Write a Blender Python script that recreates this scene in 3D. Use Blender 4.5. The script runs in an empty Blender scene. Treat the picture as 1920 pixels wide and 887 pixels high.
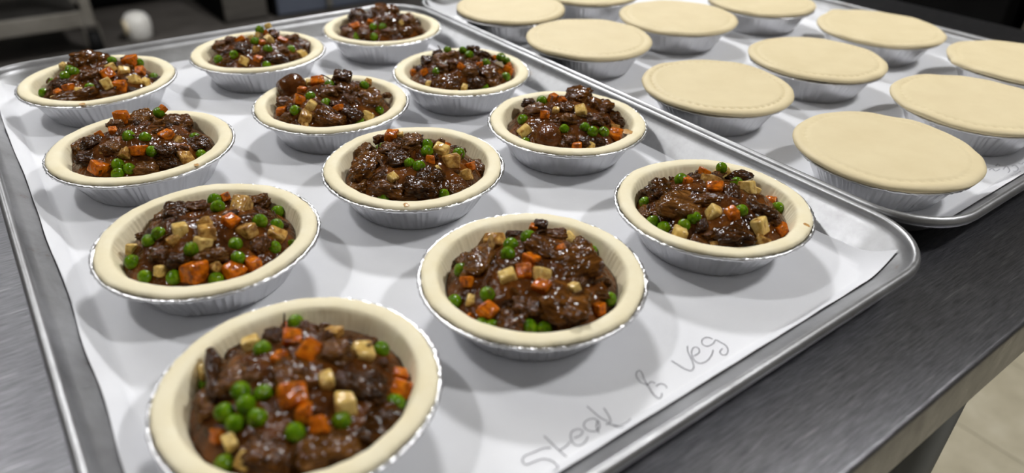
import bpy, bmesh, math, random
from mathutils import Vector, Matrix, Euler, noise

# ------------------------------------------------------------------ camera
W, HH, FPX = 1920, 887, 1338.84
YAW, PITCH, ROLL = math.radians(37.3), math.radians(32.82), math.radians(1.337)
CAM = Vector((-0.2156, -0.3986, 0.2584))          # metres, origin under the middle pie, z = 0 on the baking paper
def _rot(a, b):                                   # camera heading -> tray axes
    return (a * math.cos(YAW) + b * math.sin(YAW), -a * math.sin(YAW) + b * math.cos(YAW))
def _v(a, b, c):
    x, y = _rot(a, b); return Vector((x, y, c))
FW = _v(0, math.cos(PITCH), -math.sin(PITCH))
_r0, _u0 = _v(1, 0, 0), _v(0, math.sin(PITCH), math.cos(PITCH))
RT = _r0 * math.cos(ROLL) + _u0 * math.sin(ROLL)
UP = -_r0 * math.sin(ROLL) + _u0 * math.cos(ROLL)
scene = bpy.context.scene
col = scene.collection
cd = bpy.data.cameras.new('camera'); cam = bpy.data.objects.new('camera', cd); col.objects.link(cam)
M = Matrix((RT, UP, -FW)).transposed().to_4x4(); M.translation = CAM
cam.matrix_world = M
cd.sensor_width = 36.0; cd.lens = FPX / W * 36.0; cd.clip_start = 0.01
cd.dof.use_dof = True; cd.dof.focus_distance = 0.50; cd.dof.aperture_fstop = 4.6
scene.camera = cam
def ray(x, y):
    return (FW * FPX + RT * (x - W / 2) - UP * (y - HH / 2)).normalized()
def at(x, y, z):
    d = ray(x, y); return CAM + d * ((z - CAM.z) / d.z)

# ------------------------------------------------------------------ world, exposure
scene.view_settings.view_transform = 'Standard'; scene.view_settings.look = 'None'
scene.view_settings.gamma = 1.0; scene.view_settings.use_curve_mapping = False
scene.view_settings.exposure = 0.0
scene.cycles.use_denoising = True
scene.cycles.max_bounces = 8; scene.cycles.diffuse_bounces = 4; scene.cycles.glossy_bounces = 4
scene.cycles.sample_clamp_indirect = 6.0
wd = bpy.data.worlds.new('world'); scene.world = wd; wd.use_nodes = True
wd.node_tree.nodes['Background'].inputs[0].default_value = (1, 1, 1, 1)
wd.node_tree.nodes['Background'].inputs[1].default_value = 0.3
LAMP_STRENGTH = 170.0; FILL_PANEL_STRENGTH = 8.0
CEIL = 1.78
LAMPS = [(1.20, -1.0, .13), (1.12, 1.70, .19), (-.91, .68, .09)]      # x, y, radius of the diffuser

# ------------------------------------------------------------------ helpers
random.seed(7)
def srgb(r, g, b):
    f = lambda c: (c / 255 / 12.92) if c / 255 <= .04045 else ((c / 255 + .055) / 1.055) ** 2.4
    return (f(r), f(g), f(b), 1)
def mesh_obj(name, bm, mat=None, parent=None, smooth=True):
    me = bpy.data.meshes.new(name); bm.to_mesh(me); bm.free()
    return link_mesh(name, me, mat, parent, smooth)
def link_mesh(name, me, mat=None, parent=None, smooth=True):
    if mat and not me.materials: me.materials.append(mat)
    if smooth and me.polygons and not me.polygons[0].use_smooth:
        me.polygons.foreach_set('use_smooth', [True] * len(me.polygons))
    o = bpy.data.objects.new(name, me); col.objects.link(o)
    if parent: o.parent = parent
    return o
def empty(name, loc=(0, 0, 0), rz=0):
    o = bpy.data.objects.new(name, None); col.objects.link(o)
    o.location = loc; o.rotation_euler = (0, 0, rz); o.empty_display_size = .02
    return o
def tag(o, label=None, cat=None, group=None, kind=None):
    for k, v in (('label', label), ('category', cat), ('group', group), ('kind', kind)):
        if v: o[k] = v
    return o
def box(bm, x0, x1, y0, y1, z0, z1, bevel=0.0):
    vs = [bm.verts.new((x, y, z)) for x in (x0, x1) for y in (y0, y1) for z in (z0, z1)]
    idx = ((0, 1, 3, 2), (4, 6, 7, 5), (0, 4, 5, 1), (2, 3, 7, 6), (0, 2, 6, 4), (1, 5, 7, 3))
    fs = [bm.faces.new([vs[i] for i in f]) for f in idx]
    if bevel:
        es = {e for f in fs for e in f.edges}
        bmesh.ops.bevel(bm, geom=list(es), offset=bevel, segments=2, affect='EDGES', profile=.6)
def tube(bm, p0, p1, r, n=16, r1=None):
    p0, p1 = Vector(p0), Vector(p1); d = (p1 - p0).normalized()
    a = d.orthogonal().normalized(); b = d.cross(a)
    r1 = r if r1 is None else r1
    L = [[bm.verts.new(p + (a * math.cos(t) + b * math.sin(t)) * rr) for t in [2 * math.pi * i / n for i in range(n)]] for p, rr in ((p0, r), (p1, r1))]
    for i in range(n): bm.faces.new((L[0][i], L[0][(i + 1) % n], L[1][(i + 1) % n], L[1][i]))
    bm.faces.new(L[0][::-1]); bm.faces.new(L[1])
def lathe(bm, prof, n, disp=None, cap0=True, cap1=True):
    """prof: list of (r, z); disp(i_ring, theta, r, z) -> (r, z)"""
    rings = []
    for i, (r, z) in enumerate(prof):
        ring = []
        for k in range(n):
            t = 2 * math.pi * k / n
            rr, zz = disp(i, t, r, z) if disp else (r, z)
            ring.append(bm.verts.new((rr * math.cos(t), rr * math.sin(t), zz)))
        rings.append(ring)
    for a, b in zip(rings, rings[1:]):
        for k in range(n): bm.faces.new((a[k], a[(k + 1) % n], b[(k + 1) % n], b[k]))
    if cap0: bm.faces.new(rings[0][::-1])
    if cap1: bm.faces.new(rings[-1])
    return rings
def nz(x, y, z=0.0): return noise.noise(Vector((x, y, z)))

# ------------------------------------------------------------------ materials
def mat(name, color, rough=.5, metal=0.0, spec=.5, coat=0.0, coat_rough=.1):
    m = bpy.data.materials.new(name); m.use_nodes = True
    b = m.node_tree.nodes['Principled BSDF']
    b.inputs['Base Color'].default_value = color; b.inputs['Roughness'].default_value = rough
    b.inputs['Metallic'].default_value = metal; b.inputs['Specular IOR Level'].default_value = spec
    b.inputs['Coat Weight'].default_value = coat; b.inputs['Coat Roughness'].default_value = coat_rough
    return m
def nd(m, t, **kw):
    n = m.node_tree.nodes.new(t)
    for k, v in kw.items():
        if k in n.inputs: n.inputs[k].default_value = v
        else: setattr(n, k, v)
    return n
def lk(m, a, ao, b, bi): m.node_tree.links.new(a.outputs[ao], b.inputs[bi])
def bsdf(m): return m.node_tree.nodes['Principled BSDF']
def noise_color(m, stops, scale, stretch=(1, 1, 1), detail=4, coord='Object', rough=.55, rand=0.0):
    tc = nd(m, 'ShaderNodeTexCoord'); mp = nd(m, 'ShaderNodeMapping', Scale=stretch)
    lk(m, tc, coord, mp, 'Vector')
    n = nd(m, 'ShaderNodeTexNoise', Scale=scale, Detail=detail, Roughness=rough)
    lk(m, mp, 'Vector', n, 'Vector')
    if rand:
        oi = nd(m, 'ShaderNodeObjectInfo'); add = nd(m, 'ShaderNodeVectorMath', operation='ADD')
        sc = nd(m, 'ShaderNodeMath', operation='MULTIPLY'); sc.inputs[1].default_value = rand
        lk(m, oi, 'Random', sc, 0); lk(m, mp, 'Vector', add, 0); lk(m, sc, 'Value', add, 1); lk(m, add, 'Vector', n, 'Vector')
    r = nd(m, 'ShaderNodeValToRGB')
    e = r.color_ramp.elements
    while len(e) < len(stops): e.new(.5)
    for el, (p, c) in zip(e, stops): el.position = p; el.color = c
    lk(m, n, 'Fac', r, 'Fac'); lk(m, r, 'Color', bsdf(m), 'Base Color')
    return n, r, mp
def bump(m, scale, strength, dist, stretch=(1, 1, 1), detail=3, rough=.5):
    tc = nd(m, 'ShaderNodeTexCoord'); mp = nd(m, 'ShaderNodeMapping', Scale=stretch); lk(m, tc, 'Object', mp, 'Vector')
    n = nd(m, 'ShaderNodeTexNoise', Scale=scale, Detail=detail, Roughness=rough); lk(m, mp, 'Vector', n, 'Vector')
    b = nd(m, 'ShaderNodeBump', Strength=strength, Distance=dist); lk(m, n, 'Fac', b, 'Height')
    prev = bsdf(m).inputs['Normal'].links
    if prev: m.node_tree.links.new(prev[0].from_socket, b.inputs['Normal'])
    lk(m, b, 'Normal', bsdf(m), 'Normal')
    return n
def glaze(m, scale, dist, weight=1.0, rough=.15, strength=1.0):
    """wet film of gravy: clear coat whose own soft ripples catch the lamps"""
    b = bsdf(m); b.inputs['Coat Weight'].default_value = weight; b.inputs['Coat Roughness'].default_value = rough; b.inputs['Coat IOR'].default_value = 1.33
    tc = nd(m, 'ShaderNodeTexCoord'); oi = nd(m, 'ShaderNodeObjectInfo'); ad = nd(m, 'ShaderNodeVectorMath', operation='ADD')
    mu = nd(m, 'ShaderNodeMath', operation='MULTIPLY'); mu.inputs[1].default_value = 23
    lk(m, oi, 'Random', mu, 0); lk(m, tc, 'Object', ad, 0); lk(m, mu, 'Value', ad, 1)
    n = nd(m, 'ShaderNodeTexNoise', Scale=scale, Detail=1.0, Roughness=.4); lk(m, ad, 'Vector', n, 'Vector')
    bp = nd(m, 'ShaderNodeBump', Strength=strength, Distance=dist); lk(m, n, 'Fac', bp, 'Height'); lk(m, bp, 'Normal', b, 'Coat Normal')
def rough_var(m, n, lo, hi):
    mr = nd(m, 'ShaderNodeMapRange'); mr.inputs['To Min'].default_value = lo; mr.inputs['To Max'].default_value = hi
    lk(m, n, 'Fac', mr, 'Value'); lk(m, mr, 'Result', bsdf(m), 'Roughness')

MT = {}
m = MT['pastry'] = mat('raw_pastry', srgb(233, 218, 172), .62, spec=.25)
noise_color(m, [(.3, srgb(236, 224, 188)), (.7, srgb(243, 234, 205))], 60, detail=5); bump(m, 500, .2, .0003)
m = MT['lid'] = mat('raw_pastry_lid', srgb(226, 208, 160), .6, spec=.25)
noise_color(m, [(.3, srgb(219, 203, 164)), (.7, srgb(225, 210, 172))], 35, detail=5, rand=5); bump(m, 400, .2, .0004)
m = MT['foil'] = mat('foil', srgb(222, 222, 224), .28, 1.0)
n = bump(m, 260, .5, .0006, (1, 1, .5)); rough_var(m, n, .25, .45)
m = MT['tray'] = mat('sheet_aluminium', srgb(200, 201, 203), .42, 1.0)
nn, rr, mp = noise_color(m, [(.30, srgb(128, 108, 78)), (.37, srgb(158, 158, 159)), (.7, srgb(184, 185, 187))], 26, detail=7, rough=.65)
n = bump(m, 420, .12, .0004); rough_var(m, n, .34, .52)
m = MT['steel'] = mat('brushed_steel', srgb(150, 150, 153), .34, 1.0)
nn, rr, mp = noise_color(m, [(.35, srgb(100, 100, 104)), (.65, srgb(142, 142, 146))], 40, (1.5, 22, 1), detail=6, rough=.7)
n = bump(m, 60, .3, .0006, (1.2, 26, 1), 6, .7); rough_var(m, n, .2, .42)
# long crossing scratches: thin ridges of stretched noise in two directions, paler where the steel is scored
tc = nd(m, 'ShaderNodeTexCoord'); prev = rr
for ang, sc_ in ((.5, 26), (-.75, 20), (1.35, 23)):
    mp2 = nd(m, 'ShaderNodeMapping', Scale=(1.6, 30, 1), Rotation=(0, 0, ang)); lk(m, tc, 'Object', mp2, 'Vector')
    n2 = nd(m, 'ShaderNodeTexNoise', Scale=sc_ * .5, Detail=3, Roughness=.6); lk(m, mp2, 'Vector', n2, 'Vector')
    r2 = nd(m, 'ShaderNodeMapRange'); r2.inputs['From Min'].default_value = .64; r2.inputs['From Max'].default_value = .74; r2.inputs['To Max'].default_value = .4
    lk(m, n2, 'Fac', r2, 'Value'); mx = nd(m, 'ShaderNodeMix', data_type='RGBA'); lk(m, r2, 'Result', mx, 0)
    m.node_tree.links.new(prev.outputs['Color'] if prev is rr else prev.outputs[2], mx.inputs[6]); mx.inputs[7].default_value = srgb(205, 205, 208); prev = mx
m.node_tree.links.new(prev.outputs[2], bsdf(m).inputs['Base Color'])
m = MT['leg_steel'] = mat('leg_steel', srgb(150, 152, 150), .35, 1.0); bump(m, 80, .05, .0005, (1, 1, 12))
m = MT['paper'] = mat('baking_paper', srgb(232, 233, 236), .55, spec=.3)
noise_color(m, [(.3, srgb(229, 230, 234)), (.7, srgb(236, 237, 240))], 14, detail=4); bump(m, 55, .12, .002, detail=5)
MT['pencil'] = mat('pencil', srgb(128, 128, 134), .7, spec=.2)
MT['pencil_faint'] = mat('pencil_faint', srgb(172, 172, 180), .7, spec=.2)
m = MT['gravy'] = mat('gravy', srgb(72, 40, 20), .5, spec=0)
noise_color(m, [(.3, srgb(46, 22, 5)), (.52, srgb(88, 48, 13)), (.75, srgb(134, 78, 26))], 70, detail=5)
bump(m, 230, .5, .0012, detail=3); glaze(m, 330, .0013)
m = MT['smear'] = mat('gravy_smear', srgb(196, 150, 84), .35, spec=.5)
noise_color(m, [(.35, srgb(176, 124, 58)), (.7, srgb(206, 164, 100))], 300)
def beef(name, a, b, c):                                  # pieces are unit meshes scaled down: texture scales are per piece
    m = mat(name, b, .5, spec=0)
    noise_color(m, [(.3, a), (.5, b), (.7, c)], 2.0, (.5, 2.4, 1.6), detail=7, rough=.65, rand=9)
    bump(m, 2.2, .9, .0022, (.45, 3.0, 2.0), 6, .65); glaze(m, 3.2, .0016)
    return m
MT['beef'] = beef('braised_beef', srgb(44, 22, 4), srgb(90, 52, 13), srgb(144, 92, 38))
MT['beef_dark'] = beef('braised_beef_dark', srgb(30, 14, 2), srgb(64, 35, 7), srgb(106, 63, 20))
MT['beef_pale'] = beef('braised_beef_pale', srgb(58, 31, 8), srgb(106, 66, 24), srgb(156, 108, 56))
m = MT['beef_round'] = mat('gravy_coated_beef', srgb(84, 46, 16), .5, spec=0)
noise_color(m, [(.3, srgb(66, 34, 10)), (.7, srgb(100, 56, 20))], 1.4, rand=9, detail=5); glaze(m, 4.5, .0008)
def veg(name, a, b, c, gravy, amount):                    # vegetable colour with a film of gravy over part of it
    m = mat(name, b, .5, spec=0)
    n, r, mp = noise_color(m, [(.3, a), (.5, b), (.72, c)], 1.3, detail=5, rand=11)
    oi = nd(m, 'ShaderNodeObjectInfo'); n2 = nd(m, 'ShaderNodeTexNoise', Scale=1.1, Detail=5, Roughness=.6)
    ad = nd(m, 'ShaderNodeVectorMath', operation='ADD'); mu = nd(m, 'ShaderNodeMath', operation='MULTIPLY'); mu.inputs[1].default_value = 37
    lk(m, oi, 'Random', mu, 0); lk(m, mp, 'Vector', ad, 0); lk(m, mu, 'Value', ad, 1); lk(m, ad, 'Vector', n2, 'Vector')
    mr = nd(m, 'ShaderNodeMapRange'); mr.inputs['From Min'].default_value = .62 - amount; mr.inputs['From Max'].default_value = .80 - amount
    mr.inputs['To Max'].default_value = .85
    lk(m, n2, 'Fac', mr, 'Value'); mx = nd(m, 'ShaderNodeMix', data_type='RGBA')
    lk(m, mr, 'Result', mx, 0); m.node_tree.links.new(r.outputs['Color'], mx.inputs[6]); mx.inputs[7].default_value = gravy
    m.node_tree.links.new(mx.outputs[2], bsdf(m).inputs['Base Color'])
    bump(m, 4, .4, .0009, detail=4); glaze(m, 1.7, .0008, .9); return m
MT['pea'] = veg('pea', srgb(62, 98, 4), srgb(90, 128, 8), srgb(120, 146, 22), srgb(66, 56, 10), .10)
MT['carrot'] = veg('carrot', srgb(168, 80, 8), srgb(202, 104, 14), srgb(216, 130, 30), srgb(100, 46, 10), .16)
MT['potato'] = veg('potato', srgb(206, 168, 88), srgb(224, 190, 112), srgb(234, 206, 134), srgb(144, 92, 30), .12)
MT['potato_stained'] = veg('potato_stained', srgb(176, 126, 58), srgb(200, 156, 82), srgb(214, 178, 110), srgb(116, 70, 26), .2)
m = MT['tile'] = mat('floor_tile', srgb(176, 168, 146), .5, spec=.35)
noise_color(m, [(.3, srgb(160, 152, 130)), (.55, srgb(178, 170, 148)), (.75, srgb(192, 186, 166))], 9, detail=8, rough=.65, rand=20)
m = MT['floor'] = mat('floor_vinyl', srgb(120, 114, 102), .5, spec=.35)
tc = nd(m, 'ShaderNodeTexCoord'); bk = nd(m, 'ShaderNodeTexBrick', Scale=1.0)
bk.offset = 0; bk.inputs['Brick Width'].default_value = .305; bk.inputs['Row Height'].default_value = .305
bk.inputs['Mortar Size'].default_value = .0015; bk.inputs['Color1'].default_value = srgb(170, 163, 142)
bk.inputs['Color2'].default_value = srgb(178, 170, 150); bk.inputs['Mortar'].default_value = srgb(96, 92, 82)
lk(m, tc, 'Object', bk, 'Vector'); lk(m, bk, 'Color', bsdf(m), 'Base Color')
m = MT['dark_floor'] = mat('dark_floor', srgb(92, 88, 84), .6, spec=.2); noise_color(m, [(.3, srgb(68, 64, 60)), (.7, srgb(92, 88, 84))], 5, detail=6)
m = MT['wall'] = mat('painted_wall', srgb(214, 212, 206), .7, spec=.2); noise_color(m, [(.3, srgb(158, 156, 152)), (.7, srgb(172, 170, 166))], 3)
m = MT['ceiling'] = mat('ceiling_board', srgb(210, 209, 206), .8, spec=.2); bump(m, 60, .2, .003)
m = MT['black'] = mat('black_enamel', srgb(8, 8, 9), .6, spec=.06); noise_color(m, [(.3, srgb(5, 5, 6)), (.7, srgb(12, 12, 13))], 6)
m = MT['dark_steel'] = mat('dark_steel', srgb(96, 94, 92), .45, .8); noise_color(m, [(.3, srgb(104, 101, 97)), (.7, srgb(132, 128, 122))], 4, (1, 1, 8))
m = MT['blue_grey'] = mat('blue_grey_panel', srgb(62, 66, 76), .5, .2); noise_color(m, [(.3, srgb(84, 90, 104)), (.7, srgb(98, 104, 118))], 3)
m = MT['rack_metal'] = mat('rack_metal', srgb(140, 136, 128), .5, .5); noise_color(m, [(.3, srgb(124, 120, 112)), (.7, srgb(156, 152, 144))], 8)
m = MT['rack_dark'] = mat('rack_dark_shelf', srgb(40, 38, 36), .6); noise_color(m, [(.3, srgb(32, 30, 28)), (.7, srgb(52, 50, 47))], 12)
MT['rubber'] = mat('rubber', srgb(16, 16, 16), .7, spec=.2)
m = MT['tub'] = mat('white_plastic', srgb(228, 226, 220), .4); noise_color(m, [(.3, srgb(220, 218, 210)), (.7, srgb(234, 232, 228))], 5)
MT['cream'] = mat('cream_plastic', srgb(206, 192, 160), .5)
for key, st in (('lamp', LAMP_STRENGTH), ('panel', FILL_PANEL_STRENGTH)):
    m = MT[key] = bpy.data.materials.new(key + '_diffuser'); m.use_nodes = True
    m.node_tree.nodes.remove(m.node_tree.nodes['Principled BSDF'])
    em = nd(m, 'ShaderNodeEmission', Color=(1.0, .995, .995, 1), Strength=st)
    lk(m, em, 'Emission', m.node_tree.nodes['Material Output'], 'Surface')
MT['lamp_ring'] = mat('lamp_ring', srgb(230, 230, 228), .5)

# ------------------------------------------------------------------ room shell
FZ, RX0, RX1, RY0, RY1 = -0.9, -3.0, 5.2, -2.6, 5.2
def slab(name, x0, x1, y0, y1, z0, z1, mt, parent=None):
    bm = bmesh.new(); box(bm, x0, x1, y0, y1, z0, z1)
    o = mesh_obj(name, bm, MT[mt], parent, smooth=False)
    if not parent: o['kind'] = 'structure'
    return o
floor = slab('floor', RX0, RX1, RY0, 2.2, FZ - .1, FZ - .002, 'floor')
slab('floor', RX0, RX1, 2.2, RY1, FZ - .1, FZ, 'dark_floor')
slab('ceiling', RX0, RX1, RY0, RY1, CEIL, CEIL + .1, 'ceiling')
slab('wall_left', RX0 - .1, RX0, RY0, RY1, FZ - .1, CEIL + .1, 'wall')
slab('wall_right', RX1, RX1 + .1, RY0, RY1, FZ - .1, CEIL + .1, 'wall')
slab('wall_back', RX0 - .1, RX1 + .1, RY1, RY1 + .1, FZ - .1, CEIL + .1, 'wall')
slab('wall_front', RX0 - .1, RX1 + .1, RY0 - .1, RY0, FZ - .1, CEIL + .1, 'wall')
bm = bmesh.new(); box(bm, .0008, .3042, .0008, .3042, -.004, 0, .0006)
tile_me = bpy.data.meshes.new('tile'); bm.to_mesh(tile_me); bm.free(); tile_me.materials.append(MT['tile'])
for i in range(1, 11):
    for j in range(-5, 5):
        o = bpy.data.objects.new('tile', tile_me); col.objects.link(o); o.parent = floor
        o.location = (i * .305, j * .305, FZ)
# lamps on the ceiling
for k, (lx, ly, lr) in enumerate(LAMPS):
    r = empty('ceiling_lamp', (lx, ly, CEIL))
    tag(r, ('round ceiling lamp over the table end near the covered pies', 'round ceiling lamp over the aisle between table and cooler', 'round ceiling lamp over the bare end of the work table')[k], 'lamp', 'round ceiling lamps')
    bm = bmesh.new(); lathe(bm, [(lr + .03, 0), (lr + .035, -.03), (lr + .03, -.05), (lr + .002, -.05), (lr + .002, -.03)], 40, cap0=True, cap1=False); mesh_obj('ring', bm, MT['lamp_ring'], r)
    bm = bmesh.new(); lathe(bm, [(lr, -.035), (lr, -.052), (lr * .5, -.058)], 40); mesh_obj('diffuser', bm, MT['lamp'], r)

r = empty('added_fill_panel', (-.55, 2.4, CEIL)); tag(r, 'added long flat ceiling fill light panel over the aisle near the rack', 'lamp')  # fill light added so the bare steel on the left reads brighter
bm = bmesh.new(); box(bm, -.33, .33, -.63, .63, -.03, 0, .004); mesh_obj('frame', bm, MT['lamp_ring'], r, smooth=False)
bm = bmesh.new(); box(bm, -.30, .30, -.60, .60, -.034, -.0305); mesh_obj('diffuser', bm, MT['panel'], r, smooth=False)

# ------------------------------------------------------------------ work table
TX0, TX1, TY0, TY1, TZ = -1.55, .86, -.322, .44, -.002
tb = empty('work_table', (0, 0, FZ)); tag(tb, 'scratched stainless steel work table carrying both baking trays', 'table')
def child_of(o, root):
    o.parent = root; o.matrix_parent_inverse = Matrix.Translation(-Vector(root.location)); return o
bm = bmesh.new(); box(bm, TX0, TX1, TY0, TY1, TZ - .042, TZ, .003); child_of(mesh_obj('tabletop', bm, MT['steel']), tb)
for lx in (-1.2, .30):
    for ly in (TY0 + .045, TY1 - .05):
        bm = bmesh.new(); tube(bm, (lx, ly, FZ + .03), (lx, ly, TZ - .042), .0205, 28); l = child_of(mesh_obj('leg', bm, MT['leg_steel']), tb)
        bm = bmesh.new(); lathe(bm, [(.0215, TZ - .105), (.026, TZ - .1), (.036, TZ - .0425)], 24); g = mesh_obj('gusset', bm, MT['leg_steel'], l); g.location = (lx, ly, 0)
        bm = bmesh.new(); lathe(bm, [(.022, FZ), (.026, FZ + .012), (.017, FZ + .034)], 24); g = mesh_obj('foot', bm, MT['rubber'], l); g.location = (lx, ly, 0)

# ------------------------------------------------------------------ sheet trays
def rrect(x0, x1, y0, y1, r, n=10):
    pts = []
    for cx, cy, a0 in ((x1 - r, y1 - r, 0), (x0 + r, y1 - r, 90), (x0 + r, y0 + r, 180), (x1 - r, y0 + r, 270)):
        for k in range(n + 1):
            a = math.radians(a0 + 90 * k / n); pts.append((cx + r * math.cos(a), cy + r * math.sin(a)))
    return pts
FLOOR_D = .0265
def tray_profile():
    P = [(FLOOR_D + .006, -.0006), (FLOOR_D + .003, -.0003), (FLOOR_D, .0006), (FLOOR_D - .0025, .003)]
    for k in range(1, 6): P.append((FLOOR_D - .0025 - (FLOOR_D - .0025 - .0062) * k / 5, .003 + .0168 * k / 5))
    for a in range(0, 271, 30): P.append((.0030 + .0029 * math.cos(math.radians(a)), .0212 + .0040 * math.sin(math.radians(a))))
    P += [(.0072, .0172), (FLOOR_D - .001, .0005), (FLOOR_D + .002, -.0016), (FLOOR_D + .006, -.0019)]
    return P
def tray(name, x0, x1, y0, y1, label):
    bm = bmesh.new(); loops = []
    for d, z in tray_profile():
        loops.append([bm.verts.new((x, y, z)) for x, y in rrect(x0 + d, x1 - d, y0 + d, y1 - d, max(.052 - d, .012))])
    n = len(loops[0])
    for a, b in zip(loops, loops[1:]):
        for k in range(n): bm.faces.new((a[k], b[k], b[(k + 1) % n], a[(k + 1) % n]))
    bm.faces.new(loops[0]); bm.faces.new(loops[-1][::-1])
    bmesh.ops.recalc_face_normals(bm, faces=bm.faces[:])
    o = mesh_obj(name, bm, MT['tray']); tag(o, label, 'tray'); return o
T1 = (-.240, .2190, -.272, .394); T2 = (.2206, .6796, -.2625, .4035)
tray('sheet_tray', *T1, 'worn aluminium sheet tray holding the open filled pies')
tray('sheet_tray', *T2, 'worn aluminium sheet tray holding the pastry covered pies')

# baking paper: lies on the tray floor and turns up where it meets the sloping walls
def paper_z(x, y, T):
    r = .0255                                           # corner radius of the tray floor
    hx, hy = (T[1] - T[0]) / 2 - FLOOR_D, (T[3] - T[2]) / 2 - FLOOR_D
    qx, qy = abs(x - (T[0] + T[1]) / 2) - hx + r, abs(y - (T[2] + T[3]) / 2) - hy + r
    d = math.hypot(max(qx, 0), max(qy, 0)) + min(max(qx, qy), 0) - r      # distance past the edge of the flat floor
    z = 0.00015 + .00015 * nz(x * 9, y * 9, 3.1)
    if d > -.004:
        q = d + .004; z = max(z, q * q / (q + .004) + .0006 * max(0, min(1, q / .006)) * (1 + nz(x * 60, y * 60, 1.7)))
    return z
def paper(T, xa, xb, ya, yb, label, lift=None):
    bm = bmesh.new()
    def axis(a, b):
        c = [a + (b - a) * i / 90 for i in range(91)]
        e = [a + .0012 * i for i in range(1, 14)] + [b - .0012 * i for i in range(1, 14)]
        return sorted(c + e)
    xs, ys = axis(xa, xb), axis(ya, yb)
    g = []
    for i, x in enumerate(xs):
        row = []
        for y in ys:
            xx = x + .0022 * nz(y * 17, 5.5) * (i == 0)
            if lift: xx += .001 * max(0, 1 - math.hypot(x - .1955, y + .25) / .06)      # the free corner reaches further up the wall
            z = paper_z(xx, y, T)
            if x < T[0] + FLOOR_D: z += .0017 * nz(y * 55, x * 90, 8) + .0012 * nz(y * 19, 2.2); z = max(z, paper_z(x, y, T) * .96 + .0002)
            if lift: z += lift(xx, y)
            row.append(bm.verts.new((xx, y, z)))
        g.append(row)
    for i in range(len(xs) - 1):
        for j in range(len(ys) - 1): bm.faces.new((g[i][j], g[i + 1][j], g[i + 1][j + 1], g[i][j + 1]))
    o = mesh_obj('baking_paper', bm, MT['paper']); tag(o, label, 'paper'); return o
def corner_lift(x, y):
    d = math.hypot(x - .202, y + .250); return .0006 * max(0, 1 - d / .05) ** 2
pap1 = paper(T1, -.2225, .1955, -.2500, .372, 'white baking paper with pencilled words lining the open pies tray', corner_lift)
pap2 = paper(T2, .2400, .6640, -.2450, .388, 'white baking paper lining the tray of covered pies')

def writing(strokes, org, sc, T, mt, width, parent, name='pencil_stroke'):
    for st in strokes:
        bm = bmesh.new()
        P = [at(org[0] + x / sc, org[1] + y / sc, .0008) for x, y in st]
        Q = []                                           # Catmull-Rom smoothing
        for i in range(len(P) - 1):
            p0, p1, p2, p3 = P[max(i - 1, 0)], P[i], P[i + 1], P[min(i + 2, len(P) - 1)]
            for k in range(6):
                t = k / 6
                Q.append(.5 * ((2 * p1) + (p2 - p0) * t + (2 * p0 - 5 * p1 + 4 * p2 - p3) * t * t + (3 * p1 - p0 - 3 * p2 + p3) * t ** 3))
        Q.append(P[-1]); prev = None
        for i, q in enumerate(Q):
            d = (Q[min(i + 1, len(Q) - 1)] - Q[max(i - 1, 0)]); d.z = 0; d.normalize(); s = Vector((-d.y, d.x, 0)) * width * (.8 + .4 * abs(nz(i * .4, 1)))
            z = paper_z(q.x, q.y, T) + (corner_lift(q.x, q.y) if T is T1 else 0) + .00025
            a, b = bm.verts.new((q.x + s.x, q.y + s.y, z)), bm.verts.new((q.x - s.x, q.y - s.y, z))
            if prev: bm.faces.new((prev[0], prev[1], b, a))
            prev = (a, b)
        mesh_obj(name, bm, MT[mt], parent)
STEAK = [[(196, 565), (160, 568), (120, 585), (80, 602), (70, 625), (88, 640), (120, 628), (160, 615), (198, 622), (222, 645), (226, 675), (205, 700)],
         [(166, 512), (195, 540), (228, 572), (265, 605)], [(232, 578), (262, 560), (282, 538)],
         [(300, 522), (328, 510), (338, 492), (318, 482), (292, 492), (284, 515), (296, 545), (322, 555), (348, 540), (362, 515)],
         [(412, 452), (392, 436), (362, 440), (344, 458), (350, 480), (378, 492), (404, 488), (414, 466), (404, 446), (400, 475), (412, 500)],
         [(357, 380), (385, 405), (418, 432), (452, 448)], [(432, 388), (455, 425), (462, 450), (442, 462)], [(446, 455), (480, 468), (520, 492)], [(466, 462), (505, 468), (535, 455), (552, 436)]]
AMP = [[(628, 283), (598, 276), (578, 250), (578, 230), (592, 222), (604, 238), (612, 262), (632, 294), (652, 326), (676, 346), (688, 338), (690, 322)], [(622, 290), (642, 272), (662, 280)], [(664, 292), (684, 280), (706, 288), (712, 300)]]
VEG = [[(732, 178), (762, 196), (795, 216), (820, 222), (832, 206), (822, 172), (806, 138), (804, 112)],
       [(832, 158), (856, 142), (852, 122), (832, 120), (822, 142), (834, 176), (862, 190), (892, 178), (912, 152), (918, 130)],
       [(916, 82), (892, 74), (870, 84), (870, 104), (892, 114), (918, 102), (930, 86), (950, 96), (972, 108), (984, 128), (978, 150), (958, 152), (948, 138), (960, 124)]]
writing(STEAK + AMP + VEG, (950, 600), 2.370, T1, 'pencil', .00028, pap1)
writing([[(370, 385), (400, 370), (430, 395), (470, 375)], [(500, 380), (530, 350), (560, 385), (545, 410)], [(580, 350), (610, 340), (640, 370), (620, 400), (590, 390)], [(560, 450), (600, 470), (640, 440)], [(640, 320), (670, 330), (690, 310)], [(430, 350), (450, 330), (470, 345)]], (1780, 240), 4.93, T2, 'pencil_faint', .0004, pap2)

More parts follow.
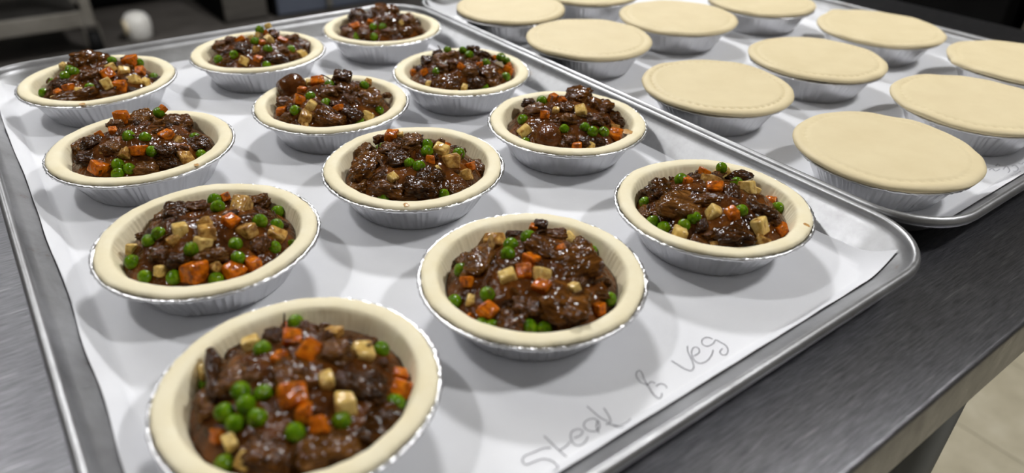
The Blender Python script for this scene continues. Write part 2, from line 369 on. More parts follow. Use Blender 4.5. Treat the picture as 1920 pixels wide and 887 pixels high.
# ------------------------------------------------------------------ pies: shared meshes
RH, RIM, BASE = .026, .0635, .0436
def foil_mesh(seed):
    bm = bmesh.new(); n = 300
    prof = [(BASE - .004, .0006), (BASE - .0012, .0003), (BASE, .0012), (BASE + .0022, .005), (.0485, .010), (.0513, .015), (.0541, .020), (.0562, .0235), (.0570, .0243), (.0600, .0246), (.0622, .0248), (.0634, .0254), (.0637, .0264), (.0630, .0272), (.0622, .0270)]
    jit = random.Random(int(seed * 10))
    def disp(i, t, r, z):
        fl = 0
        if 2 <= i <= 8:
            w = min(1, (i - 1) / 2.5) * (1 if i < 8 else .5)
            a = abs(math.sin(36 * t + 3.0 * nz(math.cos(t) * 4, math.sin(t) * 4, seed)))
            fl = w * (.0010 * (a - .5) + .0010 * nz(math.cos(t) * 22, math.sin(t) * 22, z * 25 + seed) + .0006 * nz(math.cos(t) * 60, math.sin(t) * 60, z * 60 + seed))
        if i >= 9:
            fl = .0005 * nz(math.cos(t) * 28, math.sin(t) * 28, i * .7 + seed)
            fl += jit.uniform(-.0003, .0003); z += jit.uniform(-.0003, .0003) * (i > 10)
            z += .00045 * nz(math.cos(t) * 34, math.sin(t) * 34, i * .9 + 9 + seed)
        return r + fl, z
    lathe(bm, prof, n, disp, cap0=True, cap1=False)
    bmesh.ops.recalc_face_normals(bm, faces=bm.faces[:])
    me = bpy.data.meshes.new('foil_tin'); bm.to_mesh(me); bm.free(); return me
def pastry_mesh(seed):
    bm = bmesh.new(); n = 420
    prof = [(.0572, .0250), (.0602, .0253), (.0613, .0262), (.0615, .0276), (.0608, .0287), (.0592, .0291), (.0565, .0292), (.0538, .0290), (.0524, .0284), (.0514, .0268), (.0500, .0235), (.0482, .019), (.0462, .0135), (.0445, .008), (.041, .0045), (.030, .004)]
    def disp(i, t, r, z):
        c, s = math.cos(t), math.sin(t)
        if i <= 8:
            r += .0009 * nz(c * 2.2, s * 2.2, seed) * (1 if i < 6 else .8) + .0005 * nz(c * 9, s * 9, seed + i * .2)
            z += .0006 * nz(c * 2.5, s * 2.5, seed + 7) * (0 if i == 0 else 1)
            if i in (2, 3, 4): r += .00025 * nz(c * 40, s * 40, seed + 3)
        elif i < 14:
            r += .0005 * (abs(math.sin(42 * t + 3 * nz(c * 5, s * 5, seed))) - .5) * max(0, .45 + 1.2 * nz(c * 4, s * 4, seed + 20)) + .0002 * nz(c * 45, s * 45, seed) + .0007 * nz(c * 3, s * 3, seed + 4)
        return r, z
    lathe(bm, prof, n, disp, cap0=False, cap1=True)
    me = bpy.data.meshes.new('pastry_case'); bm.to_mesh(me); bm.free(); return me
def lid_mesh(seed, tip=None, sag=0.0, dimple=1.0, R=.0655):
    """round pastry lid, prick marks in a ring near the edge; tip = (angle, length, width)"""
    bm = bmesh.new(); n = 216
    rad = [.0, .2, .4, .55, .68, .76, .80, .83, .846, .862, .878, .894, .91, .93, .955, .978, .992, 1.0]
    def rr(t):
        c, s = math.cos(t), math.sin(t)
        v = R * (1 + .012 * nz(c * 1.6, s * 1.6, seed) + .006 * nz(c * 5, s * 5, seed + 2))
        if tip:
            a = (t - tip[0] + math.pi) % (2 * math.pi) - math.pi; v += tip[1] * math.exp(-(a / tip[2]) ** 2)
        return v
    def zz(q, t):
        c, s = math.cos(t) * q, math.sin(t) * q
        z = .0326 + .0008 * nz(c * 2, s * 2, seed + 5) + .0007 * nz(c * 3.5, s * 3.5, seed + 11)
        if q < .84: z -= sag * (1 - (q / .84) ** 4) - .0004
        if q > .95: z -= .0016 * ((q - .95) / .05) ** 2
        k = 52; ph = (t * k / (2 * math.pi)) % 1 - .5
        d = math.hypot((q - .878) * R / .0013, ph * (2 * math.pi * .878 * R / k) / .0016)
        z -= dimple * .0016 * math.exp(-d * d) * max(0, min(1, 1.1 + 1.4 * nz(math.cos(t) * 1.3, math.sin(t) * 1.3, seed + 8)))
        return z
    top = [[bm.verts.new((0, 0, zz(0, 0)))]]
    ts = [2 * math.pi * k / n for k in range(n)]
    for q in rad[1:]: top.append([bm.verts.new((rr(t) * q * math.cos(t), rr(t) * q * math.sin(t), zz(q, t))) for t in ts])
    for dr, dz in ((.0004, -.0016), (-.0004, -.0034), (-.004, -.0042), (-.025, -.0042)):
        top.append([bm.verts.new(((rr(t) + dr) * math.cos(t), (rr(t) + dr) * math.sin(t), .0318 + dz + .0008 * nz(math.cos(t) * 2, math.sin(t) * 2, seed + 5))) for t in ts])
    for k in range(n): bm.faces.new((top[0][0], top[1][k], top[1][(k + 1) % n]))
    for a, b in zip(top[1:], top[2:]):
        for k in range(n): bm.faces.new((a[k], b[k], b[(k + 1) % n], a[(k + 1) % n]))
    bm.faces.new(top[-1][::-1])
    me = bpy.data.meshes.new('pastry_lid'); bm.to_mesh(me); bm.free(); return me
foils = [foil_mesh(s) for s in (1.3, 5.1, 9.7)]
cases = [pastry_mesh(s) for s in (2.3, 6.9, 11.4, 17.2)]

# ------------------------------------------------------------------ filling pieces: shared meshes
def blob_mesh(name, seed, sub, power, amp, fib=0.0, freq=1.6):
    bm = bmesh.new(); bmesh.ops.create_icosphere(bm, subdivisions=sub, radius=1)
    for v in bm.verts:
        d = v.co.normalized()
        s = (abs(d.x) ** power + abs(d.y) ** power + abs(d.z) ** power) ** (-1 / power)
        p = d * s
        k = 1 + amp * nz(d.x * freq + seed, d.y * freq, d.z * freq) + amp * .45 * nz(d.x * freq * 2.7, d.y * freq * 2.7 + seed, d.z * freq * 2.7)
        if fib: k += fib * nz(d.x * 1.2 + seed, d.y * 7, d.z * 6)
        v.co = p * k
    me = bpy.data.meshes.new(name); bm.to_mesh(me); bm.free(); return me
def dice_mesh(name, seed):
    rnd = random.Random(seed); bm = bmesh.new(); box(bm, -1, 1, -1, 1, -1, 1)
    for v in bm.verts: v.co += Vector((rnd.uniform(-.22, .22), rnd.uniform(-.22, .22), rnd.uniform(-.2, .2)))
    bmesh.ops.bevel(bm, geom=bm.edges[:], offset=.3, segments=4, affect='EDGES', profile=.5)
    me = bpy.data.meshes.new(name); bm.to_mesh(me); bm.free(); return me
def shred_mesh(seed):
    """bent stringy strip of meat, length 2 along x"""
    bm = bmesh.new(); L = []
    for i in range(13):
        x = -1 + i / 6; w = max(.5, 1 - .5 * abs(x) ** 3) * (.8 + .3 * nz(x * 3, seed))
        cy, cz = .35 * nz(x * 1.3, seed, 1), .5 * nz(x * 1.1, seed, 5) + .25 * (1 - x * x)
        L.append([bm.verts.new((x, cy + w * math.cos(a) * (1 + .35 * nz(a * 2, x, seed)), cz + .7 * w * math.sin(a))) for a in [2 * math.pi * k / 10 for k in range(10)]])
    for a, b in zip(L, L[1:]):
        for k in range(10): bm.faces.new((a[k], a[(k + 1) % 10], b[(k + 1) % 10], b[k]))
    bm.faces.new(L[0][::-1]); bm.faces.new(L[-1])
    me = bpy.data.meshes.new('beef_shred'); bm.to_mesh(me); bm.free(); return me
def variants(f, mats):
    out = []
    for k, mt in enumerate(mats):
        me = f(k); me.materials.append(MT[mt]); me.polygons.foreach_set('use_smooth', [True] * len(me.polygons)); out.append(me)
    return out
V = {
 'm': variants(lambda k: blob_mesh('beef_chunk', 3.7 * k + 1, 4, 3.4, .34, .16), ['beef', 'beef', 'beef_dark', 'beef_pale', 'beef_pale', 'beef', 'beef_dark', 'beef']),
 'b': variants(lambda k: blob_mesh('beef_chunk', 5.1 * k + 2, 4, 2.6, .14, .03, 1.2), ['beef_round', 'beef_round']),
 's': variants(lambda k: shred_mesh(2.9 * k + .6), ['beef', 'beef_pale', 'beef_dark', 'beef']),
 'p': variants(lambda k: blob_mesh('pea', 4.4 * k, 3, 2.0, .07, 0, 1.0), ['pea', 'pea', 'pea']),
 'c': variants(lambda k: dice_mesh('carrot_cube', 10 + k), ['carrot'] * 4),
 'o': variants(lambda k: dice_mesh('potato_cube', 40 + k), ['potato', 'potato', 'potato_stained', 'potato', 'potato_stained']),
}
PN = {'m': ('beef_chunk', 'beef chunk', 'beef'), 'b': ('beef_chunk', 'smooth beef chunk', 'beef'), 's': ('beef_shred', 'thin beef shred', 'beef'), 'p': ('pea', 'green pea', 'pea'), 'c': ('carrot_cube', 'carrot cube', 'carrot'), 'o': ('potato_cube', 'potato cube', 'potato')}

# ------------------------------------------------------------------ the twelve open pies
# what the photograph shows on top of each pie, in pixels of a crop: (origin, scale); m = beef (x, y, w, h), s = shred (x1, y1, x2, y2)
PIES = {}
def pie(key, pos, label, where, org, sc, peak, **kw): PIES[key] = dict(pos=pos, label=label, where=where, org=org, sc=sc, peak=peak, **kw)
pie('A1', (-.1493, -.1571), 'open pie with a cluster of loose peas and an upright meat strip', 'pie with the upright meat strip', (260, 540), 2.557, .012,
    p=[(750, 130), (595, 300), (1165, 300), (1270, 350), (492, 500), (600, 510), (515, 565), (412, 605), (570, 630), (465, 655), (750, 700), (975, 640), (415, 850), (760, 190), (1230, 560), (260, 460)],
    c=[(740, 165, 90), (735, 245, 100), (680, 345, 100), (820, 310, 120), (735, 530, 150), (800, 605, 100), (865, 660, 110), (1250, 420, 90), (1265, 500, 110), (380, 715, 80)],
    o=[(545, 275, 110), (255, 390, 80), (940, 215, 80), (1075, 320, 130), (905, 450, 100), (990, 560, 130), (440, 750, 95), (510, 830, 110)],
    m=[(430, 300, 130, 110), (1110, 235, 120, 70), (760, 430, 220, 150), (940, 310, 150, 110), (1100, 470, 170, 130), (1170, 680, 230, 170), (900, 770, 300, 130), (620, 800, 260, 140), (1000, 450, 140, 80), (330, 560, 110, 130), (1000, 830, 240, 120), (700, 920, 220, 120), (450, 450, 130, 110)],
    s=[(285, 280, 365, 560, .0042), (240, 560, 340, 720, .003), (690, 90, 690, 190), (330, 330, 410, 520, .004), (560, 700, 720, 760)])
pie('A2', (-.0112, -.1497), 'open pie standing beside the pencilled words on the paper', 'pie beside the pencilled words', (760, 390), 2.862, .013,
    p=[(300, 340), (550, 255), (565, 205), (660, 165), (440, 470), (465, 640), (665, 645), (745, 655), (265, 510), (1040, 215), (990, 235), (1055, 265), (1095, 495), (410, 630)],
    c=[(340, 400, 90), (445, 560, 120), (345, 595, 70), (675, 285, 100), (640, 350, 100), (830, 235, 90), (735, 430, 110), (1035, 545, 100), (935, 200, 60), (690, 110, 70)],
    o=[(435, 150, 95), (490, 190, 110), (545, 375, 110), (735, 360, 100), (890, 150, 100), (350, 500, 70), (905, 430, 50)],
    m=[(205, 430, 90, 120), (400, 300, 170, 160), (920, 310, 230, 180), (1120, 370, 170, 200), (850, 520, 250, 220), (575, 600, 140, 150), (720, 210, 170, 100), (725, 90, 70, 60), (590, 150, 90, 60), (790, 150, 140, 70), (970, 160, 70, 60), (820, 645, 90, 50), (650, 530, 150, 90)],
    s=[(620, 245, 720, 170), (590, 460, 700, 530), (520, 520, 610, 490), (570, 440, 640, 500), (480, 290, 520, 330)])
pie('A3', (.1316, -.1568), 'open pie beside the turned up paper corner of its tray', 'pie beside the paper corner', (1130, 280), 3.412, .012,
    p=[(585, 445), (760, 125), (855, 220), (885, 400), (320, 470), (390, 510), (270, 345), (1180, 380), (500, 200), (520, 490)],
    c=[(530, 205, 80), (645, 155, 80), (715, 255, 110), (825, 415, 110), (1130, 330, 80), (1185, 440, 120), (1130, 515, 110)],
    o=[(690, 210, 120), (770, 170, 110), (715, 415, 120), (925, 250, 110), (490, 550, 120), (1000, 500, 130), (720, 610, 60), (1020, 590, 100), (980, 270, 60)],
    m=[(380, 270, 180, 170), (500, 370, 260, 170), (820, 280, 110, 130), (820, 560, 250, 150), (630, 600, 130, 80), (880, 165, 140, 60), (640, 330, 240, 90), (280, 400, 80, 120), (1010, 400, 180, 110), (620, 160, 60, 50), (1080, 440, 110, 90)],
    s=[(290, 360, 290, 440), (375, 380, 440, 490), (540, 270, 690, 290), (420, 300, 470, 400)], smear=[(1300, 480, 60)])
pie('B1', (-.1441, -.0105), 'open pie heaped with many pale potato cubes', 'pie heaped with potato cubes', (150, 330), 3.169, .012,
    p=[(410, 390), (470, 350), (315, 520), (390, 605), (665, 445), (925, 410), (940, 495), (1070, 275), (1170, 295), (1230, 195), (1280, 275), (1260, 420), (560, 610), (810, 620), (800, 150), (820, 190), (1155, 430)],
    c=[(690, 580, 150), (910, 570, 130), (1025, 530, 110), (895, 275, 105), (860, 130, 80)],
    o=[(955, 190, 135), (990, 335, 110), (595, 330, 110), (760, 345, 130), (730, 410, 110), (1165, 360, 110), (305, 440, 90), (480, 570, 90), (810, 545, 80), (560, 385, 80), (740, 285, 90)],
    m=[(430, 240, 130, 170), (570, 220, 140, 140), (1100, 110, 170, 100), (970, 115, 140, 60), (780, 470, 180, 90), (600, 500, 150, 80), (1220, 480, 150, 80), (1120, 165, 120, 80), (700, 180, 120, 70), (1060, 410, 120, 90), (480, 460, 120, 90)],
    s=[(1180, 500, 1270, 450), (540, 200, 600, 300)])
pie('B2', (0, 0), 'open pie of dark glossy meat slabs with few peas, ringed by other open pies', 'pie of dark meat slabs', (590, 230), 4.032, .013,
    p=[(470, 175), (850, 175), (850, 225), (1090, 240), (520, 575), (975, 550), (720, 315), (790, 340)],
    c=[(285, 265, 80), (580, 105, 110), (1030, 165, 100), (1175, 335, 90), (870, 285, 100)],
    o=[(950, 220, 140), (1035, 295, 140), (1140, 400, 130), (590, 425, 100), (920, 365, 80), (640, 100, 50)],
    m=[(310, 200, 150, 120), (390, 330, 200, 230), (560, 210, 160, 110), (740, 150, 170, 120), (640, 280, 180, 130), (330, 500, 180, 130), (560, 500, 250, 120), (800, 480, 260, 160), (1060, 500, 130, 100), (900, 160, 80, 60), (1230, 330, 120, 120), (860, 400, 200, 120), (485, 120, 80, 70), (700, 560, 200, 70)],
    s=[(500, 220, 640, 180), (770, 400, 1000, 440), (480, 280, 540, 380), (420, 430, 480, 390)], smear=[(690, 618, 70)])
pie('B3', (.1391, -.0024), 'open pie with a smooth round beef slice and gravy smeared over its rim', 'pie with the smooth round beef slice', (900, 150), 4.67, .013,
    p=[(375, 355), (735, 435), (915, 420), (985, 460), (1080, 465), (540, 190), (395, 555)],
    c=[(570, 310, 110), (640, 165, 100), (850, 585, 110), (720, 180, 70), (1190, 490, 130)],
    o=[(390, 460, 130), (885, 290, 140), (670, 270, 70), (1180, 425, 90), (970, 580, 50)],
    b=[(590, 480, 230, 230)],
    m=[(860, 140, 210, 150), (1040, 230, 200, 160), (430, 200, 110, 90), (300, 330, 150, 180), (480, 270, 200, 120), (780, 340, 140, 110), (1000, 340, 120, 130), (1180, 340, 150, 120), (1165, 215, 60, 90), (760, 240, 120, 100), (780, 520, 120, 100), (930, 540, 150, 80), (1050, 540, 100, 60)],
    s=[(1100, 260, 1180, 330)], smear=[(1290, 450, 170)])
pie('C1', (-.1462, .1381), 'open pie with a carrot cube perched high on its meat', 'pie with the high carrot cube', (70, 190), 4.224, .012,
    p=[(965, 95), (725, 285), (855, 295), (1250, 295), (1300, 430), (910, 405), (640, 510), (640, 580), (730, 540)],
    c=[(665, 130, 140), (605, 245, 90), (1025, 275, 120), (800, 400, 130), (490, 535, 140), (495, 270, 50), (990, 65, 45)],
    o=[(700, 425, 110), (530, 385, 70), (1165, 455, 130), (1110, 310, 70)],
    m=[(300, 370, 250, 220), (830, 150, 200, 150), (1130, 170, 160, 170), (980, 170, 140, 120), (450, 330, 170, 120), (600, 370, 150, 120), (1000, 400, 200, 120), (1030, 490, 200, 110), (870, 530, 180, 110), (1270, 340, 180, 120), (620, 180, 110, 80), (390, 450, 140, 110)],
    s=[(900, 500, 1000, 450)], smear=[(1262, 500, 60)])
pie('C2', (.0008, .1368), 'open pie with a big round dark beef chunk overhanging its rim', 'pie with the overhanging beef chunk', (470, 110), 4.67, .013,
    p=[(690, 235), (525, 335), (995, 240), (390, 460), (660, 400), (1125, 460), (950, 555)],
    c=[(590, 210, 120), (450, 280, 80), (430, 370, 110), (770, 440, 90), (270, 465, 90), (1190, 350, 70)],
    o=[(530, 420, 110), (485, 525, 140), (1030, 510, 110), (510, 215, 60), (220, 370, 50), (1030, 215, 50), (480, 590, 80)],
    b=[(310, 215, 250, 200)],
    m=[(800, 160, 150, 150), (820, 280, 200, 140), (680, 290, 150, 100), (1040, 360, 230, 170), (700, 520, 260, 160), (330, 510, 120, 90), (880, 490, 180, 120), (1265, 310, 70, 50), (300, 380, 140, 90)],
    s=[(570, 380, 800, 500), (620, 150, 700, 190), (900, 340, 960, 420)])
pie('C3', (.1321, .1408), 'open pie with the darkest finely shredded filling, by the seam between trays', 'pie of darkest shredded filling', (720, 70), 5.543, .013,
    p=[(820, 140), (545, 365), (660, 140), (885, 195), (1060, 275), (1215, 215), (1340, 245), (1265, 420), (1040, 530)],
    c=[(320, 370, 100), (420, 370, 110), (810, 315, 100), (1140, 220, 80), (1280, 355, 130), (1375, 300, 50), (990, 290, 70)],
    o=[(840, 530, 80), (460, 490, 50), (740, 580, 50)],
    m=[(460, 250, 130, 120), (600, 220, 170, 130), (700, 200, 150, 120), (920, 130, 130, 120), (1010, 190, 180, 120), (640, 310, 180, 140), (740, 280, 150, 120), (880, 340, 170, 150), (1080, 370, 180, 150), (660, 480, 250, 170), (400, 480, 150, 100), (950, 460, 180, 150), (1120, 470, 160, 120), (1190, 410, 60, 140), (560, 170, 110, 80)],
    s=[(575, 120, 600, 160), (900, 250, 1000, 350), (1180, 380, 1200, 460), (840, 180, 820, 270)])
pie('D1', (-.1449, .2976), 'open pie with a large beef chunk standing on top, in the far tray corner', 'pie with the chunk standing on top', (0, 60), 4.224, .012,
    p=[(520, 355), (590, 325), (560, 305), (360, 400), (715, 450), (890, 235), (1100, 250), (1220, 370), (350, 490)],
    c=[(850, 340, 110), (955, 435, 110), (1030, 235, 110), (1110, 320, 90), (550, 450, 90), (460, 480, 60)],
    o=[(850, 420, 110), (975, 320, 110), (1065, 385, 100), (880, 290, 90), (500, 270, 50), (440, 530, 60), (620, 470, 60), (1150, 400, 70)],
    m=[(695, 230, 240, 190), (720, 340, 150, 80), (500, 410, 200, 60), (600, 510, 350, 70), (840, 500, 150, 70), (1040, 460, 80, 50), (1230, 380, 90, 70), (990, 215, 60, 60)],
    s=[(460, 410, 600, 400), (640, 380, 740, 320)], smear=[(650, 568, 60)])
pie('D2', (-.003, .296), 'open pie with a dark pointed beef piece jutting over its rim', 'pie with the jutting pointed beef', (350, 40), 5.915, .012,
    p=[(810, 105), (525, 375), (900, 320), (1155, 320), (760, 230), (890, 500), (350, 430)],
    c=[(870, 130, 90), (1060, 225, 110), (600, 215, 110), (790, 420, 90), (840, 240, 70)],
    o=[(910, 220, 140), (770, 320, 110), (640, 445, 110), (1280, 370, 110), (905, 55, 70), (720, 190, 80), (800, 160, 50)],
    m=[(380, 260, 140, 150), (480, 210, 110, 90), (960, 140, 110, 110), (1370, 260, 240, 170), (1170, 200, 170, 120), (620, 310, 150, 130), (1000, 420, 250, 120), (1170, 400, 120, 90), (450, 430, 120, 60), (1060, 320, 120, 80)],
    s=[(1120, 180, 1220, 200)])
pie('D3', (.1342, .2998), 'open pie with a tall plain brown mound and few vegetables', 'pie with the tall brown mound', (590, 0), 6.824, .014,
    p=[(750, 350), (870, 355), (550, 475), (760, 480), (320, 400)],
    c=[(530, 340, 110), (710, 285, 80), (470, 340, 60)],
    o=[(1100, 300, 70)],
    m=[(880, 140, 260, 190), (560, 200, 220, 180), (700, 210, 150, 120), (1020, 130, 120, 110), (900, 260, 170, 120), (1180, 260, 200, 160), (1340, 280, 150, 140), (1130, 390, 250, 110), (950, 400, 200, 120), (420, 400, 150, 100), (650, 430, 200, 100), (1300, 380, 150, 90)],
    s=[(960, 330, 1100, 420)])
GR = .0480                                               # radius where the gravy meets the pastry wall
def build_pie(idx, key, P):
    rnd = random.Random(100 + idx)
    px, py = P['pos']
    root = empty('open_meat_pie', (px, py, .0004)); tag(root, P['label'], 'pie', 'open filled pies')
    rot = rnd.uniform(0, 6.28)
    f = link_mesh('foil_tin', foils[idx % 3], MT['foil'], root); f.rotation_euler.z = rot
    c = link_mesh('pastry_case', cases[idx % 4], MT['pastry'], root); c.rotation_euler.z = rot * 1.7
    seed = idx * 3.3
    def h(x, y):                                          # gravy surface, pie coordinates
        r = math.hypot(x, y) / GR
        z = .0190 + (P['peak'] + .0075) * max(0, 1 - r ** 2.4) * (1 + .25 * nz(x * 40, y * 40, seed))
        return z + (.0016 * nz(x * 130, y * 130, seed + 3) + .0009 * nz(x * 300, y * 300, seed + 5)) * max(0, min(1, (1.02 - r) * 8))
    bm = bmesh.new(); n = 120; rings = []
    for i in range(1, 37):
        r = GR * i / 36
        rings.append([bm.verts.new((r * math.cos(t), r * math.sin(t), h(r * math.cos(t), r * math.sin(t)))) for t in [2 * math.pi * k / n for k in range(n)]])
    c0 = bm.verts.new((0, 0, h(0, 0)))
    for k in range(n): bm.faces.new((c0, rings[0][k], rings[0][(k + 1) % n]))
    rings.append([bm.verts.new((.043 * math.cos(t), .043 * math.sin(t), .010)) for t in [2 * math.pi * k / n for k in range(n)]])
    for a, b in zip(rings, rings[1:]):
        for k in range(n): bm.faces.new((a[k], b[k], b[(k + 1) % n], a[(k + 1) % n]))
    bm.faces.new(rings[-1][::-1])
    mesh_obj('gravy', bm, MT['gravy'], root)
    ox, oy = P['org']; sc = P['sc']; o0 = Vector((px, py, .0004))
    for q, (sx, sy, w) in enumerate(P.get('smear', [])):
        pt = at(ox + sx / sc, oy + sy / sc, .0296) - o0
        bm = bmesh.new(); rr = w / sc * .3 * (pt + o0 - CAM).length / FPX
        V0 = bm.verts.new((0, 0, .0004)); ring = []
        for k in range(28):
            t = 2 * math.pi * k / 28; r = rr * (1 + .45 * nz(math.cos(t) * 1.5, math.sin(t) * 1.5, q + seed)); ring.append(bm.verts.new((r * math.cos(t), r * 1.3 * math.sin(t), -.0002)))
        for k in range(28): bm.faces.new((V0, ring[k], ring[(k + 1) % 28]))
        s = mesh_obj('gravy_smear', bm, MT['smear'], root); s.location = (pt.x, pt.y, .0292)
    placed = []; pieces = []
    def hit(x, y):
        d = ray(ox + x / sc, oy + y / sc); t = (.075 - CAM.z) / d.z; best = None
        while True:
            p = CAM + d * t - o0
            if p.z < .012: break
            r = math.hypot(p.x, p.y)
            if r < GR * 1.12:
                g = p.z - h(p.x, p.y)
                if best is None or g < best[0]: best = (g, p.copy())
                if g <= 0 and r < GR * .97: break
            t += .0004
        p = best[1]; r = math.hypot(p.x, p.y)
        if r > GR * .97: p.x *= GR * .97 / r; p.y *= GR * .97 / r
        return p
    def metres(px_len, p): return px_len / sc / FPX * (p + o0 - CAM).dot(FW)
    def put(k, p, dims, rz, tilt=.3):
        nm, txt, cat = PN[k]; me = rnd.choice(V[k])
        o = bpy.data.objects.new(nm, me); col.objects.link(o)
        o.location = p + o0; o.scale = dims
        o.rotation_euler = (rnd.uniform(-tilt, tilt), rnd.uniform(-tilt, tilt), rz)
        placed.append((p.x, p.y, max(dims))); pieces.append((k, o, p.copy(), max(dims)))
    for k in 'mb':
        for (x, y, w, hh) in P.get(k, []):
            p = hit(x, y); a = metres(w, p) / 2 * .95; b = max(metres(hh, p) / 2 / .82, a * .45); c = min(a, b) * (.72 if k == 'm' else .85)
            a, b = min(a * 1.08, .017), min(b * 1.08, .015)
            r = math.hypot(p.x, p.y); lim = GR + .001 - max(a, b) * .6
            if k == 'm' and r > lim: p.x *= lim / r; p.y *= lim / r
            p.z -= c * .15
            put(k, p, (a, b, c), -YAW + rnd.uniform(-.5, .5), .25)
    for x1, y1, x2, y2, *wd_ in P.get('s', []):
        p, q = hit(x1, y1), hit(x2, y2); d = q - p; mid = (p + q) / 2; mid.z += .0012
        nm, txt, cat = PN['s']; o = bpy.data.objects.new(nm, rnd.choice(V['s'])); col.objects.link(o)
        o.location = mid + o0; L = max(d.length / 2, .005); hw = wd_[0] if wd_ else max(.0011, min(.0019, L * .16)); o.scale = (L, hw, hw * .85)
        o.rotation_euler = d.to_track_quat('X', 'Z').to_euler()
        placed.append((mid.x, mid.y, .004)); pieces.append(('s', o, mid.copy(), L))
    for k in 'co':
        for (x, y, w) in P.get(k, []):
            p = hit(x, y); s = min(max(metres(w, p) * .40, .0028), .0068); p.z += s * .10
            put(k, p, (s * rnd.uniform(.9, 1.12), s * rnd.uniform(.85, 1.1), s * rnd.uniform(.8, 1)), rnd.uniform(0, 6.28), .55)
    for (x, y) in P['p']:
        p = hit(x, y); s = .0043 * rnd.uniform(.92, 1.08); p.z += s * .15
        put('p', p, (s, s * rnd.uniform(.92, 1), s * rnd.uniform(.92, 1)), rnd.uniform(0, 6.28), 1.0)
    for _ in range(7):                                    # stray strands of meat
        r = GR * .85 * math.sqrt(rnd.random()); t = rnd.uniform(0, 6.28); x, y = r * math.cos(t), r * math.sin(t)
        L = rnd.uniform(.004, .008); o = bpy.data.objects.new('beef_shred', rnd.choice(V['s'])); col.objects.link(o)
        mid = Vector((x, y, h(x, y) + .0022)); o.location = mid + o0; o.scale = (L, rnd.uniform(.0007, .0013), rnd.uniform(.0007, .0012))
        o.rotation_euler = (0, rnd.uniform(-.3, .3), rnd.uniform(0, 6.28)); pieces.append(('s', o, mid, L)); placed.append((x, y, .002))
    tries = n_f = 0                                       # small scraps of beef between the larger pieces
    while n_f < 9 and tries < 300:
        tries += 1; r = GR * .9 * math.sqrt(rnd.random()); t = rnd.uniform(0, 6.28); x, y = r * math.cos(t), r * math.sin(t)
        if any(math.hypot(x - a, y - b) < s * .75 + .002 for a, b, s in placed): continue
        a = rnd.uniform(.003, .0055); put('m', Vector((x, y, h(x, y) - a * .15)), (a, a * rnd.uniform(.5, .8), a * rnd.uniform(.4, .6)), rnd.uniform(0, 6.28), .5); n_f += 1
    ADJ = {'p': 'a pea', 'c': 'a carrot', 'o': 'a potato'}
    for k, o, p, sz in pieces:                            # say which one: its size, its neighbour, where in the pie it lies
        nm, txt, cat = PN[k]
        if k == 'm': txt = 'large beef chunk' if sz > .0105 else ('beef chunk' if sz > .0056 else 'small beef scrap')
        near = sorted((((p - q).length, kk) for kk, oo, q, _ in pieces if kk != k and kk in ADJ and oo is not o))
        r = math.hypot(p.x, p.y); zone = ' on top' if r < .018 else (' at the edge' if r > .037 else '')
        tag(o, txt + ' by ' + ADJ[near[0][1]] + zone + ', ' + P['where'], cat, nm.replace('_', ' ') + 's in the ' + P['where'])
for i, (k, P) in enumerate(PIES.items()): build_pie(i, k, P)

# ------------------------------------------------------------------ the covered pies
LIDS = [
 (.2998, -.1794, .0658, 'covered pie in the tray corner, beside the paper corner of the open pies tray', None, 0, .6),
 (.2955, -.0230, .0657, 'covered pie with the clearest prick marks, beside the smooth round beef slice pie', None, .0012, 1.5),
 (.2908, .1423, .0652, 'covered pie with a wavy lid edge beside the darkest shredded open pie', (-2.1, .003, .35), .001, .8),
 (.2910, .2790, .0630, 'covered pie in the tray row next to the open pies, beside the tall brown mound', None, .001, .6),
 (.4506, -.1746, .0665, 'covered pie in the middle row, at the front end of its tray', None, 0, .8),
 (.4385, -.0285, .0645, 'covered pie in the middle row, second from the table front', None, .0006, .9),
 (.4294, .1455, .0665, 'covered pie in the middle row, third from the table front', None, .0006, .7),
 (.4200, .2900, .0650, 'covered pie in the middle row, farthest from the table front', None, .0006, .6),
 (.6000, -.1500, .0655, 'covered pie with a small pastry flap, at the front of the outer row', (2.55, .004, .12), .0006, .6),
 (.5896, -.0081, .0663, 'covered pie with a pointed pastry peak on its lid edge', (1.35, .006, .16), .0018, .6),
 (.5706, .1372, .0645, 'covered pie in the outer row, beyond the pointed lid', None, .0006, .6),
]
for i, (x, y, R, label, tip, sag, dim) in enumerate(LIDS):
    root = empty('covered_pie', (x, y, .0004)); tag(root, label, 'pie', 'pastry covered pies')
    f = link_mesh('foil_tin', foils[i % 3], MT['foil'], root); f.rotation_euler.z = i * 1.1
    link_mesh('pastry_lid', lid_mesh(i * 4.7 + 1, tip, sag, dim, R), MT['lid'], root)

# ------------------------------------------------------------------ kitchen behind
def thing(name, label, cat, loc): return tag(empty(name, loc), label, cat)
def part(root, name, mt, *boxes, bevel=.004):
    bm = bmesh.new()
    for b in boxes: box(bm, *b, bevel)
    return mesh_obj(name, bm, MT[mt], root, smooth=False)
r = thing('storage_rack', 'grey metal storage rack on black casters standing behind the table', 'rack', (0, 0, FZ))
for x in (-1.3, .19):
    for y in (3.47, 3.93):
        part(r, 'post', 'rack_metal', (x, x + .045, y, y + .045, .13, 1.5))
        bm = bmesh.new(); tube(bm, (x - .005, y + .022, .05), (x + .05, y + .022, .05), .05, 24); w = mesh_obj('caster', bm, MT['rubber'], r)
        for fx in (x - .012, x + .051): part(w, 'fork_plate', 'rack_metal', (fx, fx + .006, y, y + .045, .04, .135), bevel=.001)
for z in (.15, .52, .95):
    sh = part(r, 'shelf', 'rack_dark', (-1.255, .19, 3.50, 3.94, z, z + .03))
    part(sh, 'shelf_beam', 'rack_metal', (-1.255, .19, 3.47, 3.50, z - .02, z + .05))
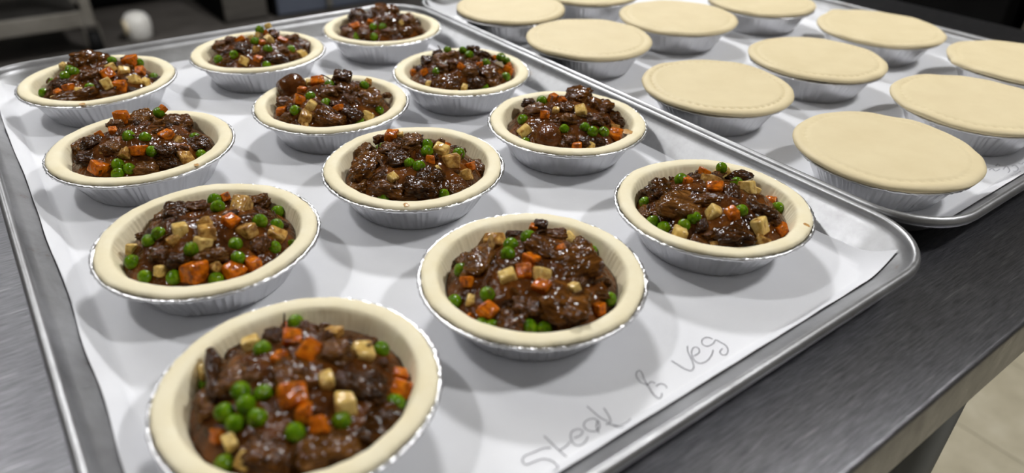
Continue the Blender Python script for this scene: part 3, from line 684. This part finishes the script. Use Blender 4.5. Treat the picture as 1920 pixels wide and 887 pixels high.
r = thing('plastic_tub', 'white rounded plastic tub lying on the floor beside the rack', 'tub', (.43, 3.60, FZ))
bm = bmesh.new(); lathe(bm, [(.05, 0), (.06, .012), (.066, .07), (.062, .10), (.045, .125), (.015, .135)], 32); mesh_obj('body', bm, MT['tub'], r)
bm = bmesh.new(); lathe(bm, [(.02, 0), (.035, .0), (.037, .012), (.02, .014)], 24); o = mesh_obj('cap', bm, MT['cream'], r); o.location = (-.055, -.02, .07); o.rotation_euler = (0, -math.pi / 2, 0)
r = thing('oven', 'black oven standing against the back wall behind the rack', 'oven', (0, 0, FZ))
part(r, 'body', 'black', (.26, .83, 4.25, 5.0, .03, 1.5)); part(r, 'door', 'black', (.29, .80, 4.22, 4.25, .1, 1.0)); part(r, 'handle', 'dark_steel', (.35, .75, 4.17, 4.19, .93, .96))
for x in (.30, .75):
    for y in (4.3, 4.9): part(r, 'foot', 'rubber', (x, x + .05, y, y + .05, 0, .03))
r = thing('steel_cabinet', 'dark grey steel cabinet standing beside the blue grey cooler', 'cabinet', (0, 0, FZ))
part(r, 'body', 'black', (.86, 1.1, 3.62, 4.2, .0, 1.4)); part(r, 'door', 'dark_steel', (.865, 1.095, 3.595, 3.62, .012, 1.36)); part(r, 'handle', 'leg_steel', (1.05, 1.065, 3.57, 3.595, .7, .9))
r = thing('cooler', 'dark blue grey cooler with upright metal strips behind the table', 'cooler', (0, 0, FZ))
part(r, 'body', 'black', (1.13, 2.75, 3.6, 4.3, .0, 1.5))
for x in (1.15, 1.47, 1.95, 2.35): part(r, 'door', 'blue_grey', (x, x + (.28 if x < 1.4 else .36), 3.575, 3.6, .012, 1.45))
for x in (1.44, 1.85, 2.32): part(r, 'strip', 'rack_metal', (x, x + .025, 3.565, 3.6, .02, 1.48), bevel=.002)
r = thing('range_unit', 'black cooking range standing beyond the end of the table', 'range', (0, 0, FZ))
part(r, 'body', 'black', (2.3, 3.1, .44, 3.3, .08, 1.0)); part(r, 'backsplash', 'black', (3.04, 3.1, .44, 3.3, 1.0, 1.6))
for y in (.45, 1.17, 1.89, 2.61): part(r, 'door', 'black', (2.275, 2.3, y, y + .66, .12, .95)); part(r, 'handle', 'rack_dark', (2.24, 2.255, y + .1, y + .62, .78, .8))
for x in (2.35, 3.0):
    for y in (.5, 3.2): part(r, 'foot', 'rubber', (x, x + .05, y, y + .05, 0, .08))
r = thing('side_counter', 'grey steel side counter standing next to the black range', 'counter', (0, 0, FZ))
part(r, 'body', 'dark_steel', (2.3, 3.0, -.4, .40, .08, .86)); part(r, 'top', 'rack_metal', (2.26, 3.02, -.42, .415, .86, .9))
for x in (2.35, 2.9):
    for y in (-.35, .3): part(r, 'foot', 'rubber', (x, x + .04, y, y + .04, 0, .08))
